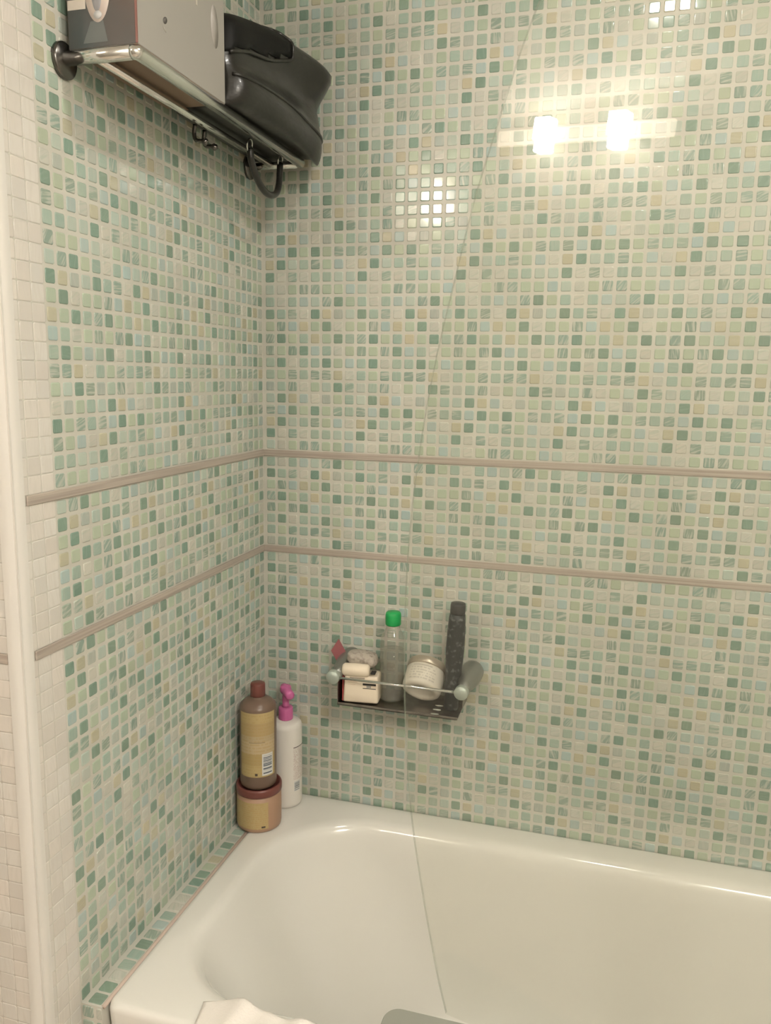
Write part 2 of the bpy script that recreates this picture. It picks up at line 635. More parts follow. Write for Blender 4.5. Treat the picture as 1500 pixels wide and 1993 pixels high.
# tiled ledge filling the gap between the bath and the side wall
ledge = struct('trim_%d' % n_t, bx((0.0, -0.6935, 0.0), (0.0375, -0.001, RIM - 0.004)), GROUT)
mo = Mosaic()
for e in range(27):
    y = -0.6935 + (e + 0.55) * PX
    if y > -0.01:
        continue
    mo.tile(Vector((0.0215, y, RIM - 0.004)), Y3, -X3, Z3, HU + 0.0008, 0.0118, SHEET[5][e % 8] if e % 3 else SHEET[1][(e * 3) % 8], rnd.random() * 40)
for k in range(22):
    z = RIM - 0.004 - (k + 0.5) * PZ
    for x, hw in ((0.0125, HU), (0.0322, 0.0046)):
        mo.tile(Vector((x, -0.6935, z)), X3, Z3, -Y3, hw, HV, SHEET[(k * 5 + 2) % 13][1 if x < 0.02 else 6], rnd.random() * 40)
mo.build('mosaic_tiles', ledge)

struct('trim_%d' % (n_t + 1), tube([(0.0385, -0.691, RIM - 0.0045), (0.0385, -0.002, RIM - 0.0045)], 0.0036, 10), mat('sealant', (0.47, 0.38, 0.32), 0.6), smooth=True)

# ------------------------------------------------------------------ bathtub
tub = thing('bathtub', 'white enamelled bathtub with a broad flat rim against the mosaic walls', 'bathtub', (0.9, -0.345, 0.0))
TX0, TX1, TY0, TY1 = 0.039, XR - 0.005, -0.690, -0.003
NP = 160
def rrect(x0, x1, y0, y1, rad, z, nper=NP):
    """rounded rectangle with per-corner radii (bl, br, tr, tl), same parameterisation for every ring"""
    pts = []
    cs = ((x0, y0, rad[0], 180), (x1, y0, rad[1], 270), (x1, y1, rad[2], 0), (x0, y1, rad[3], 90))
    q = nper // 4
    for (cx, cy, r, a0) in cs:
        sx = 1 if cx == x0 else -1
        sy = 1 if cy == y0 else -1
        for k in range(q):
            t = k / (q - 1)
            a = math.radians(a0 + 90 * t)
            pts.append(Vector((cx + sx * r + r * math.cos(a), cy + sy * r + r * math.sin(a), z)))
    return pts
def basin(t):
    """t = 0 at the lip, 1 at the floor of the bath; returns inset values"""
    return t
rings = []
rings.append(rrect(TX0 + 0.004, TX1, TY0 + 0.004, TY1, (0.02, 0.01, 0.01, 0.01), RIM - 0.10))
rings.append(rrect(TX0 + 0.002, TX1, TY0 + 0.002, TY1, (0.02, 0.01, 0.01, 0.01), RIM - 0.055))
rings.append(rrect(TX0, TX1, TY0, TY1, (0.02, 0.01, 0.01, 0.01), RIM - 0.012))
rings.append(rrect(TX0 + 0.0015, TX1, TY0 + 0.0015, TY1, (0.02, 0.01, 0.01, 0.01), RIM - 0.005))
rings.append(rrect(TX0 + 0.006, TX1, TY0 + 0.006, TY1, (0.02, 0.01, 0.01, 0.01), RIM - 0.0008))
rings.append(rrect(TX0 + 0.012, TX1 - 0.004, TY0 + 0.012, TY1 - 0.004, (0.02, 0.01, 0.01, 0.01), RIM))
bx0, bx1, by0, by1 = 0.094, 1.66, -0.632, -0.066
prof = [(-0.010, 0.0), (0.0, -0.0012), (0.007, -0.005), (0.013, -0.012), (0.018, -0.022)]
for ins, dz in prof:
    rr = [max(0.05, r - ins * 0.6) for r in (0.15, 0.15, 0.19, 0.22)]
    rings.append(rrect(bx0 + ins, bx1 - ins, by0 + ins, by1 - ins, rr, RIM + dz))
for k in range(1, 11):
    t = k / 10
    z = RIM - 0.022 - 0.33 * t
    sl = 0.018 + 0.20 * t ** 1.15
    sd = 0.018 + 0.035 * t
    sr = 0.018 + 0.06 * t
    rr = [r + 0.02 * t for r in (0.145, 0.14, 0.17, 0.20)]
    rings.append(rrect(bx0 + sl, bx1 - sr, by0 + sd, by1 - sd, rr, z))
for ins, dz in ((0.008, -0.022), (0.022, -0.038), (0.042, -0.047), (0.075, -0.052), (0.14, -0.056)):
    rr = [max(0.06, r - ins * 0.8) for r in (0.165, 0.16, 0.19, 0.22)]
    rings.append(rrect(bx0 + 0.218 + ins, bx1 - 0.078 - ins, by0 + 0.053 + ins, by1 - 0.053 - ins, rr, RIM - 0.352 + dz))
bm = bmesh.new()
RV = [[bm.verts.new(p) for p in r] for r in rings]
for a, b in zip(RV, RV[1:]):
    for i in range(NP):
        j = (i + 1) % NP
        bm.faces.new((a[i], a[j], b[j], b[i]))
bm.faces.new(RV[-1])
bmesh.ops.remove_doubles(bm, verts=bm.verts, dist=1e-5)
obj('basin', bm, ENAMEL, tub)
obj('front_panel', bx((TX0 + 0.006, TY0 + 0.008, 0.0), (TX1, TY0 + 0.02, RIM - 0.03), 0.002), ENAMEL, tub, smooth=False)

# ------------------------------------------------------------------ glass shower screen, swung a little inwards
GP = Vector((0.5, -0.585, 0.0))
GT = Vector((0.9747, -0.2235, 0.0)).normalized()
GN = Vector((-0.2235, -0.9747, 0.0)).normalized()
S_END = 0.59
edge = [(0.0595, 0.6216), (0.0405, 0.690), (0.0118, 0.820), (-0.0075, 0.9315), (-0.0192, 1.060), (-0.0232, 1.190),
        (-0.0215, 1.290), (-0.0148, 1.380), (-0.0030, 1.474), (0.0145, 1.572), (0.0365, 1.665), (0.0585, 1.755),
        (0.0768, 1.815), (0.0965, 1.875), (0.1125, 1.923), (0.1335, 1.975), (0.155, 2.012), (0.19, 2.035), (0.25, 2.045)]
ep = bez([(s, z, 0) for s, z in edge], 4)
outline = [(p.x, p.y) for p in ep] + [(S_END, 2.045), (S_END, 0.6216)]
GLASS = thin_glass('screen_glass', (0.985, 0.99, 0.975), 1.0, 0.012, (0.82, 0.81, 0.76))
EDGE_M = bpy.data.materials.new('glass_edge')
EDGE_M.use_nodes = True
_n, _l = EDGE_M.node_tree.nodes, EDGE_M.node_tree.links
_b = _n['Principled BSDF']
_b.inputs['Base Color'].default_value = (0.30, 0.34, 0.27, 1)
_b.inputs['Roughness'].default_value = 0.15
_b.inputs['Alpha'].default_value = 0.45
screen = thing('shower_screen', 'frameless clear glass bath screen with a curved free edge', 'shower screen', (0.56, -0.60, 0.6216))
bm = bmesh.new()
T = 0.005
fa = [bm.verts.new(GP + GT * s + Vector((0, 0, z)) + GN * (T / 2)) for s, z in outline]
fb = [bm.verts.new(GP + GT * s + Vector((0, 0, z)) - GN * (T / 2)) for s, z in outline]
bm.faces.new(fa); bm.faces.new(list(reversed(fb)))
for i in range(len(outline)):
    j = (i + 1) % len(outline)
    f = bm.faces.new((fa[i], fb[i], fb[j], fa[j]))
    f.material_index = 1 if i < len(outline) - 2 else 0
obj('glass_pane', bm, [GLASS, EDGE_M], screen, smooth=False)
hp = GP + GT * S_END
obj('hinge_post', bx((hp.x - 0.002, hp.y - 0.008, RIM + 0.0005), (hp.x + 0.014, hp.y + 0.008, 2.05), 0.003), CHROME, screen, smooth=False)
bm = bmesh.new()
bx((hp.x + 0.014, -0.7085, 0.6216), (XR - 0.012, -0.7035, 2.045), 0.0, bm=bm)
obj('fixed_pane', bm, GLASS, screen, smooth=False)
obj('wall_profile', bx((XR - 0.013, -0.718, 0.586), (XR - 0.0005, -0.694, 2.05), 0.002), CHROME, screen, smooth=False)

# ------------------------------------------------------------------ rack on the side wall
rack = thing('towel_rack', 'chrome tubular wall rack carrying a box and a black bag', 'towel rack', (0.0, -0.634, 1.956))
RZc, RXo, RXi, RYn, RYf, RR = 1.956, 0.113, 0.050, -0.634, -0.062, 0.0092
CH_RACK = mat('rack_chrome', (0.74, 0.73, 0.70), 0.16, metal=1.0)
def corner(p0, c, p1, r, n=5):
    c = Vector(c); a = (Vector(p0) - c).normalized(); b = (Vector(p1) - c).normalized()
    out = []
    for k in range(n + 1):
        t = k / n
        out.append((c + a * r) * (1 - t) ** 2 + c * 2 * t * (1 - t) + (c + b * r) * t ** 2)
    return out
obj('arm', tube([(0.004, RYn, RZc), (RXo - 0.006, RYn, RZc)], RR, 20), CH_RACK, rack)
pts = corner((RXo - 0.05, RYn, RZc), (RXo, RYn, RZc), (RXo, RYf, RZc), 0.006, 4) + [Vector((RXo, RYf, RZc))]
obj('rail', tube(pts, RR, 20), CH_RACK, rack)
obj('rail', tube([(RXi, RYn + 0.008, RZc), (RXi, RYf - 0.006, RZc)], 0.0062, 16), CH_RACK, rack)
obj('arm', tube([(0.004, RYf, RZc - 0.002), (RXo - 0.008, RYf, RZc - 0.002)], 0.0072, 16), CH_RACK, rack)
DARKCAP = mat('dark_chrome', (0.16, 0.15, 0.14), 0.25, metal=1.0)
for y in (RYn, RYf):
    obj('wall_flange', lathe([(0.0, 0.0), (0.0235, 0.0), (0.0235, 0.005), (0.021, 0.0075), (0.0, 0.008)], (0.0005, y, RZc - 0.002), (1, 0, 0), 32), DARKCAP, rack)
for y in (-0.345, -0.312):
    pts = bez([(RXi - 0.012, y, RZc - 0.003), (RXi - 0.014, y, RZc - 0.018), (RXi - 0.010, y, RZc - 0.028), (RXi + 0.004, y, RZc - 0.030)], 5)
    hk = obj('hook', tube(pts, 0.0035, 10), DARKCAP, rack)
    obj('ball_tip', lathe([(0, -0.006), (0.0042, -0.0042), (0.006, 0), (0.0042, 0.0042), (0, 0.006)], (RXi + 0.006, y, RZc - 0.031), (1, 0, 0), 14), DARKCAP, hk)

# ---- cardboard box on the rack
BX0, BX1, BY0, BY1, BZ0, BZ1b = 0.012, 0.116, -0.634, -0.388, RZc + RR + 0.0005, 2.275
CARD = mat('white_card', (0.32, 0.305, 0.275), 0.6)
BROWN = mat('brown_card', (0.24, 0.17, 0.12), 0.7)
PRINT = mat('dark_print', (0.065, 0.068, 0.064), 0.25)
add_mottle(PRINT, (0.055, 0.066, 0.066), (0.088, 0.066, 0.055), 9.0, 0.35, 0.7)
box = thing('packing_box', 'white cardboard box with a dark printed end standing on the chrome rack', 'box', (0.064, -0.51, BZ0))
obj('carton', bx((BX0, BY0, BZ0 + 0.0005), (BX1, BY1, BZ1b), 0.0012), CARD, box, smooth=False)
obj('base_flap', bx((BX0 + 0.001, BY0 + 0.001, BZ0), (BX1 - 0.001, BY1 - 0.001, BZ0 + 0.0008)), BROWN, box, smooth=False)
pp = obj('printed_end', bx((BX0 + 0.0005, BY0 - 0.0006, BZ0 + 0.001), (BX1 - 0.003, BY0, BZ1b - 0.001)), PRINT, box, smooth=False)
obj('printed_edge', bx((BX1 - 0.0028, BY0 - 0.0006, BZ0 + 0.001), (BX1 + 0.0004, BY0 + 0.0004, BZ1b - 0.001)), mat('red_brown_print', (0.17, 0.06, 0.045), 0.4), box, smooth=False)
def ellipse_patch(c, ux, uy, a, b, nrm, th, seg=40, rot=0.0):
    nb = bmesh.new()
    c = Vector(c); ux = Vector(ux); uy = Vector(uy); nrm = Vector(nrm)
    cr, sr = math.cos(rot), math.sin(rot)
    lo, hi = [], []
    for k in range(seg):
        t = 2 * PI * k / seg
        x, y = a * math.cos(t), b * math.sin(t)
        p = c + ux * (x * cr - y * sr) + uy * (x * sr + y * cr)
        lo.append(nb.verts.new(p)); hi.append(nb.verts.new(p + nrm * th))
    nb.faces.new(hi); nb.faces.new(list(reversed(lo)))
    for k in range(seg):
        nb.faces.new((lo[k], lo[(k + 1) % seg], hi[(k + 1) % seg], hi[k]))
    return nb
yb = BY0 - 0.0006
obj('printed_lamp', ellipse_patch((0.0585, yb, 2.043), (1, 0, 0), (0, 0, 1), 0.0195, 0.047, (0, -1, 0), 0.0004), mat('print_pale', (0.60, 0.52, 0.47), 0.3), pp)
obj('printed_lamp_core', ellipse_patch((0.0575, yb - 0.0004, 2.045), (1, 0, 0), (0, 0, 1), 0.009, 0.036, (0, -1, 0), 0.0003), mat('print_grey', (0.33, 0.33, 0.35), 0.25), pp)
obj('printed_lamp_tip', ellipse_patch((0.0585, yb - 0.0004, 2.005), (1, 0, 0), (0, 0, 1), 0.006, 0.005, (0, -1, 0), 0.0006), mat('print_tip', (0.5, 0.5, 0.5), 0.2), pp)
bm = bmesh.new()
vv = [bm.verts.new((x, yb - d, z)) for d in (0.0, 0.0002) for x, z in ((0.047, 1.998), (0.066, 1.998), (0.072, 1.972), (0.035, 1.972))]
bm.faces.new(vv[4:]); bm.faces.new(list(reversed(vv[:4])))
for k in range(4):
    bm.faces.new((vv[k], vv[(k + 1) % 4], vv[4 + (k + 1) % 4], vv[4 + k]))
obj('printed_beam', bm, mat('print_beam', (0.10, 0.112, 0.108), 0.3), pp, smooth=False)
obj('printed_band', bx((BX0 + 0.0006, yb - 0.0003, 2.014), (0.0400, yb, 2.026)), mat('print_cream', (0.55, 0.50, 0.44), 0.3), pp, smooth=False)
xs = BX1
obj('printed_oval', ellipse_patch((xs, -0.421, 2.067), (0, 1, 0), (0, 0, 1), 0.0115, 0.0300, (1, 0, 0), 0.0004, rot=0.08), text_mat('oval_print', (0.20, 0.185, 0.18), (0.5, 0.47, 0.43), 7, 10), box)
obj('printed_dot', ellipse_patch((xs, -0.565, 2.020), (0, 1, 0), (0, 0, 1), 0.006, 0.004, (1, 0, 0), 0.0004, rot=0.7), mat('print_dot', (0.12, 0.11, 0.10), 0.5), box)
obj('printed_dot', ellipse_patch((xs, -0.567, 2.008), (0, 1, 0), (0, 0, 1), 0.005, 0.0012, (1, 0, 0), 0.0004, rot=-0.6), mat('print_dot_pale', (0.40, 0.37, 0.33), 0.5), box)
obj('crease', bx((xs, -0.478, 2.075), (xs + 0.0007, -0.474, BZ1b - 0.02), 0.0003), mat('crease_card', (0.52, 0.48, 0.42), 0.6), box, smooth=False)

# ---- black bag on the rack
LEATHER = mat('black_patent_leather', (0.016, 0.0150, 0.0125), 0.32, spec=0.5, coat=0.12)
add_bump(LEATHER, 26, 0.35, 0.006, 3.0, vec=(1, 0.6, 1.6))
bag = thing('handbag', 'glossy black creased leather handbag lying on the chrome rack behind the box', 'bag', (0.07, -0.2, RZc + RR))
# sections along the rack: y, then outline points (x, z), counter-clockwise from the wall side bottom
secs = [
    (-0.378, [(0.030, 1.972), (0.060, 1.968), (0.100, 1.969), (0.112, 1.985), (0.114, 2.010), (0.110, 2.035), (0.108, 2.060), (0.100, 2.085), (0.080, 2.095), (0.050, 2.090), (0.028, 2.060), (0.026, 2.010)]),
    (-0.360, [(0.014, 1.9675), (0.060, 1.9670), (0.112, 1.967), (0.136, 1.982), (0.139, 2.008), (0.122, 2.036), (0.124, 2.066), (0.118, 2.098), (0.090, 2.112), (0.050, 2.104), (0.016, 2.070), (0.010, 2.010)]),
    (-0.300, [(0.010, 1.9670), (0.060, 1.9668), (0.118, 1.967), (0.146, 1.980), (0.151, 2.008), (0.132, 2.040), (0.131, 2.070), (0.128, 2.108), (0.096, 2.128), (0.050, 2.116), (0.012, 2.080), (0.008, 2.010)]),
    (-0.220, [(0.010, 1.9670), (0.060, 1.9668), (0.125, 1.9668), (0.156, 1.970), (0.161, 2.004), (0.142, 2.040), (0.141, 2.068), (0.150, 2.112), (0.112, 2.136), (0.050, 2.120), (0.012, 2.080), (0.008, 2.010)]),
    (-0.150, [(0.010, 1.9670), (0.060, 1.9668), (0.127, 1.9668), (0.158, 1.958), (0.167, 1.992), (0.150, 2.036), (0.148, 2.064), (0.168, 2.112), (0.120, 2.138), (0.050, 2.122), (0.012, 2.080), (0.008, 2.010)]),
    (-0.095, [(0.010, 1.9670), (0.060, 1.9668), (0.128, 1.9665), (0.154, 1.949), (0.168, 1.982), (0.156, 2.034), (0.156, 2.058), (0.184, 2.104), (0.126, 2.140), (0.050, 2.122), (0.012, 2.080), (0.008, 2.010)]),
    (-0.045, [(0.012, 1.9680), (0.060, 1.9668), (0.127, 1.9665), (0.143, 1.954), (0.150, 1.984), (0.144, 2.034), (0.142, 2.058), (0.168, 2.112), (0.110, 2.142), (0.050, 2.120), (0.014, 2.080), (0.010, 2.010)]),
    (-0.022, [(0.030, 1.985), (0.060, 1.980), (0.110, 1.975), (0.125, 1.982), (0.130, 2.000), (0.122, 2.034), (0.122, 2.058), (0.130, 2.100), (0.095, 2.122), (0.055, 2.105), (0.030, 2.070), (0.026, 2.020)]),
]
def bag_section(y, pts):
    P = [Vector((x, y, z)) for x, z in pts]
    n = len(P)
    out = []
    for i in range(n):
        a, b, c, d = P[i - 1], P[i], P[(i + 1) % n], P[(i + 2) % n]
        for k in range(4):
            t = k / 4
            out.append(0.5 * ((2 * b) + (c - a) * t + (2 * a - 5 * b + 4 * c - d) * t * t + (3 * b - a - 3 * c + d) * t ** 3))
    return out
base_s = [bag_section(y, p) for y, p in secs]
full = []
for i in range(len(base_s) - 1):
    a = base_s[max(0, i - 1)]; b = base_s[i]; c = base_s[i + 1]; d = base_s[min(len(base_s) - 1, i + 2)]
    for k in range(5):
        t = k / 5
        full.append([0.5 * ((2 * q) + (r - p) * t + (2 * p - 5 * q + 4 * r - s) * t * t + (3 * q - p - 3 * r + s) * t ** 3) for p, q, r, s in zip(a, b, c, d)])
full.append(base_s[-1])
bm = bmesh.new()
RV = [[bm.verts.new(p) for p in r] for r in full]
n_ = len(RV[0])
for a, b in zip(RV, RV[1:]):
    for i in range(n_):
        j = (i + 1) % n_
        bm.faces.new((a[i], a[j], b[j], b[i]))
bm.faces.new(RV[0]); bm.faces.new(list(reversed(RV[-1])))
obj('bag_body', bm, LEATHER, bag)
# piping that runs along the lower side and the flap edge
def along(idx, lift):
    out = []
    for i, r in enumerate(full):
        c = sum(r, Vector((0, 0, 0))) / len(r)
        p = r[idx]
        out.append(p + (p - c).normalized() * lift)
    return out
obj('piping', tube(along(17, 0.0004)[2:-2], 0.0028, 8), LEATHER, bag)
fl = bmesh.new()
FV = {}
for jj in range(22, 33):
    t = (jj - 22) / 10
    i_max = int(round(4 + 12 * math.sin(min(1.0, t * 2.2) * PI / 2) - 2 * max(0, t - 0.7) * 3))
    for ii in range(0, i_max + 1):
        r = full[ii]
        c = sum(r, Vector((0, 0, 0))) / len(r)
        p = r[jj % len(r)]
        k = 0.0016 + 0.0022 * (ii / max(1, i_max)) ** 3
        FV[(ii, jj)] = fl.verts.new(p + (p - c).normalized() * k)
for (ii, jj) in list(FV):
    q4 = [FV.get(k) for k in ((ii, jj), (ii + 1, jj), (ii + 1, jj + 1), (ii, jj + 1))]
    if all(q4):
        fl.faces.new(q4)
fl.normal_update()
bmesh.ops.recalc_face_normals(fl, faces=fl.faces)
bmesh.ops.solidify(fl, geom=list(fl.faces), thickness=0.0016)
obj('flap', fl, mat('flap_painted_shade', (0.006, 0.006, 0.0055), 0.55, spec=0.2), bag)  # near-black sheet paints in the shade of the bag's unlit opening
lip = []
for jj in range(22, 33):
    t = (jj - 22) / 10
    i_max = int(round(4 + 12 * math.sin(min(1.0, t * 2.2) * PI / 2) - 2 * max(0, t - 0.7) * 3))
    r = full[i_max]
    c = sum(r, Vector((0, 0, 0))) / len(r)
    p = r[jj % len(r)]
    lip.append(p + (p - c).normalized() * 0.0034)
lip = [full[2][22] + Vector((0.004, 0, 0))] + lip
obj('flap_edge', tube(bez(lip, 4), 0.0030, 8), LEATHER, bag)
ring_m = mat('ring_steel', (0.62, 0.61, 0.58), 0.2, metal=1.0)
HX = 0.082
for yy, zz in ((-0.228, 1.949), (-0.090, 1.956)):
    pts = [(HX + 0.002 * math.sin(2 * PI * k / 20), yy + 0.010 * math.cos(2 * PI * k / 20), zz + 0.010 * math.sin(2 * PI * k / 20)) for k in range(20)]
    obj('ring', tube(pts, 0.0016, 8, closed=True), ring_m, bag)
pts = bez([(HX, -0.226, 1.9440), (HX, -0.222, 1.925), (HX, -0.200, 1.900), (HX, -0.168, 1.884), (HX, -0.135, 1.882), (HX, -0.108, 1.893), (HX, -0.096, 1.915), (HX, -0.091, 1.950)], 6)
obj('handle', tube(pts, 0.0062, 12), LEATHER, bag)

# ------------------------------------------------------------------ wire basket on the back wall
BK_Z = 0.8640
basket = thing('wall_basket', 'chrome wall basket with a front rod and round end caps', 'shelf basket', (0.34, 0.0, BK_Z))
STEEL = mat('basket_steel', (0.30, 0.285, 0.27), 0.30, metal=1.0)
add_mottle(STEEL, (0.24, 0.225, 0.21), (0.38, 0.36, 0.33), 40, 0.35, 0.7)
SATIN = mat('satin_cap', (0.42, 0.47, 0.42), 0.42, metal=0.35)
MOUNT = mat('satin_mount', (0.33, 0.335, 0.31), 0.36, metal=0.8)
TXa, TXb, TYf = 0.2175, 0.4735, -0.118
bm = bmesh.new()
bx((TXa, TYf, BK_Z - 0.002), (TXb, -0.004, BK_Z), 0.0004, 1, bm)
bx((TXa, TYf, BK_Z - 0.002), (TXb, TYf + 0.002, BK_Z + 0.004), 0.0004, 1, bm)
obj('tray', bm, STEEL, basket, smooth=False)
obj('side_plate', bx((TXa, TYf, BK_Z), (TXa + 0.0018, -0.004, BK_Z + 0.062), 0.0004, 1), STEEL, basket, smooth=False)
obj('side_plate', bx((TXb - 0.0018, -0.055, BK_Z), (TXb, -0.004, BK_Z + 0.050), 0.0004, 1), STEEL, basket, smooth=False)
RODY, RODZ = -0.129, 0.9262
obj('rod', tube([(0.214, RODY, RODZ), (0.480, RODY, RODZ)], 0.0027, 12), CHROME, basket)
for xx in (0.2120, 0.4817):
    obj('wall_mount', lathe([(0.0, 0.0), (0.0235, 0.0), (0.0240, 0.010), (0.0225, 0.045), (0.0180, 0.075), (0.0125, 0.088), (0.0118, 0.118), (0.0, 0.118)], (xx + 0.001, -0.001, RODZ), (0, -1, 0), 32), MOUNT, basket)
    obj('end_cap', lathe([(0.0, 0.0), (0.0132, 0.0), (0.0142, 0.0015), (0.0142, 0.0135), (0.0132, 0.0158), (0.0, 0.0165)], (xx, RODY + 0.010, RODZ), (0, -1, 0), 32), SATIN, basket)
for k in range(3):
    obj('drain_slot', ellipse_patch((0.4240 + 0.0, -0.060 - 0.022 * k, BK_Z), (1, 0, 0), (0, 1, 0), 0.0085, 0.0036, (0, 0, 1), 0.0006), mat('slot_light', (0.50, 0.52, 0.46), 0.5), basket)

# soap pack
pack = thing('soap_packet', 'cream soap packet with rolled top and two black printed bars in the wall basket', 'soap packet', (0.258, -0.085, BK_Z))
PAPER = mat('cream_paper', (0.76, 0.66, 0.53), 0.55)
add_bump(PAPER, 60, 0.25, 0.002)
TM = Matrix.Translation((0.262, -0.080, BK_Z)) @ Matrix.Rotation(math.radians(7), 4, 'Z') @ Matrix.Rotation(math.radians(-3), 4, 'X')
def pk(lo, hi, bev, seg=2):
    return bx(lo, hi, bev, seg, None, TM)
bm = pk((-0.036, -0.026, 0.0018), (0.036, 0.022, 0.060), 0.005, 3)
for v in bm.verts:                       # crumpled waist and flared foot
    loc = TM.inverted() @ v.co
    t = (loc.z - 0.002) / 0.058
    loc.x *= 1.0 + 0.05 * (1 - t) - 0.04 * math.sin(t * PI)
    loc.y *= 1.0 + 0.10 * (1 - t)
    v.co = TM @ loc
obj('packet', bm, PAPER, pack)
bm = lathe([(0.0, -0.029), (0.010, -0.0285), (0.0135, -0.024), (0.0140, 0.0), (0.0135, 0.024), (0.010, 0.0285), (0.0, 0.029)], TM @ Vector((-0.012, -0.020, 0.0705)), TM.to_3x3() @ Vector((1, 0, 0)), 24)
obj('rolled_top', bm, PAPER, pack)
BLACK = mat('black_print', (0.02, 0.018, 0.016), 0.5)
for z0, z1 in ((0.0405, 0.0450), (0.0305, 0.0350)):
    obj('printed_bar', pk((0.004, -0.0272, z0), (0.032, -0.0262, z1), 0.0003, 1), BLACK, pack, smooth=False)
obj('printed_seal', pk((0.012, -0.0271, 0.0355), (0.022, -0.0262, 0.0400), 0.0003, 1), mat('grey_print', (0.30, 0.29, 0.27), 0.5), pack, smooth=False)
for k in range(5):
    obj('printed_line', pk((-0.028, -0.0269, 0.046 - 0.006 * k), (-0.008 - 0.003 * (k % 2), -0.0262, 0.0472 - 0.006 * k), 0.0002, 1), mat('tan_print', (0.60, 0.45, 0.33), 0.5), pack, smooth=False)
bmt = pk((-0.024, -0.0270, 0.0535), (0.008, -0.0262, 0.0570), 0.0003, 1)
obj('printed_word', bmt, mat('faint_print', (0.36, 0.31, 0.26), 0.5), pack, smooth=False)
obj('printed_mark', bx((0.020, -0.0280, 0.0655), (0.030, -0.0100, 0.0685), 0.0006, 1, None, TM), BLACK, pack, smooth=False)
obj('red_side', pk((-0.0400, -0.024, 0.003), (-0.0375, 0.020, 0.058), 0.0006, 1), mat('red_paper', (0.40, 0.075, 0.075), 0.5), pack, smooth=False)

# pumice stone on top of the packet
STONE = mat('pumice', (0.40, 0.35, 0.30), 0.9)
add_mottle(STONE, (0.27, 0.235, 0.20), (0.43, 0.38, 0.325), 120, 0.32, 0.5, 4)
add_bump(STONE, 150, 0.8, 0.003)
bm = bmesh.new()
bmesh.ops.create_icosphere(bm, subdivisions=4, radius=1.0)
for v in bm.verts:
    d = v.co.copy()
    s = 1 + 0.035 * math.sin(d.x * 5 + 1) * math.cos(d.y * 4) + 0.02 * math.sin(d.z * 9 + d.x * 3)
    e = 0.72
    f = lambda t: math.copysign(abs(t) ** e, t)
    v.co = Vector((0.256 + 0.0330 * f(d.x) * s, -0.063 + 0.024 * f(d.y) * s, BK_Z + 0.0855 + 0.0155 * f(d.z) * s + 0.0035 * d.x * -1))
st = obj('pumice_stone', bm, STONE)
tag(st, 'grey porous pumice stone lying on top of the cream soap packet', 'pumice stone')

# red sachet standing on its corner behind the packet
bm = bmesh.new()
A0_, B0_ = Vector((0.1773, -0.045, 0.9521)), Vector((0.1897, -0.030, 0.9755))
D0_ = (Vector((0.1929, -0.045, 0.9257)) - A0_).normalized()
N0_ = (B0_ - A0_).cross(D0_).normalized()
C4 = [A0_, A0_ + D0_ * 0.088, B0_ + D0_ * 0.088, B0_]
lo_ = [bm.verts.new(p - N0_ * 0.0008) for p in C4]
hi_ = [bm.verts.new(p + N0_ * 0.0008) for p in C4]
bm.faces.new(hi_); bm.faces.new(list(reversed(lo_)))
for k in range(4):
    bm.faces.new((lo_[k], lo_[(k + 1) % 4], hi_[(k + 1) % 4], hi_[k]))
sa = obj('sachet', bm, mat('red_sachet', (0.23, 0.05, 0.055), 0.45), smooth=False)
tag(sa, 'dark red paper sachet sticking up at a slant from the end of the wall basket', 'sachet')

# clear bottle with green cap
bt = thing('clear_bottle', 'clear plastic bottle of liquid with a bright green screw cap in the wall basket', 'bottle', (0.3195, -0.056, BK_Z))
CP = thin_glass('clear_plastic', (0.93, 0.92, 0.90), 0.8, 0.16, (0.55, 0.51, 0.46))
LQ = thin_glass('bottle_liquid', (0.90, 0.92, 0.89), 0.25, 0.12, (0.34, 0.36, 0.325))
bc = (0.3195, -0.056, BK_Z + 0.0006)
obj('bottle_body', lathe([(0.0, 0.0), (0.021, 0.0), (0.0255, 0.003), (0.0268, 0.008), (0.0268, 0.122), (0.0255, 0.134), (0.0215, 0.145), (0.0165, 0.153), (0.0145, 0.158), (0.0145, 0.166), (0.0, 0.166)], bc, seg=44), CP, bt)
obj('liquid', lathe([(0.0, 0.0015), (0.020, 0.0018), (0.0245, 0.005), (0.0256, 0.010), (0.0256, 0.110), (0.0, 0.110)], bc, seg=44), LQ, bt)
GREEN = mat('green_plastic', (0.012, 0.34, 0.085), 0.38)
bm = lathe([(0.0, 0.1640), (0.0155, 0.1640), (0.0166, 0.1660), (0.0166, 0.1850), (0.0160, 0.1895), (0.0140, 0.1920), (0.0, 0.1925)], bc, seg=44)
obj('cap', bm, GREEN, bt)

# white cosmetic jar leaning back
tilt = math.radians(50)
ja = Vector((0.06, math.sin(tilt), math.cos(tilt))).normalized()
jc = Vector((0.3885, -0.0830, BK_Z + 0.0345))
jar = thing('cosmetic_jar', 'white cosmetic jar tipped back with its base forward in the wall basket', 'jar', (0.3885, -0.06, BK_Z))
JW = mat('jar_white', (0.66, 0.61, 0.53), 0.35)
n2, l2, b2 = nt(JW)
obj('jar_body', lathe([(0.0, 0.004), (0.024, 0.004), (0.026, 0.0), (0.034, 0.0), (0.0395, 0.003), (0.0412, 0.009), (0.0415, 0.046), (0.040, 0.048), (0.0, 0.048)], jc, ja, 48), JW, jar)
obj('lid', lathe([(0.0, 0.0485), (0.0418, 0.0485), (0.0425, 0.050), (0.0425, 0.0625), (0.0412, 0.0640), (0.0, 0.0640)], jc, ja, 48), mat('jar_lid_metal', (0.52, 0.45, 0.36), 0.35, metal=0.6), jar)
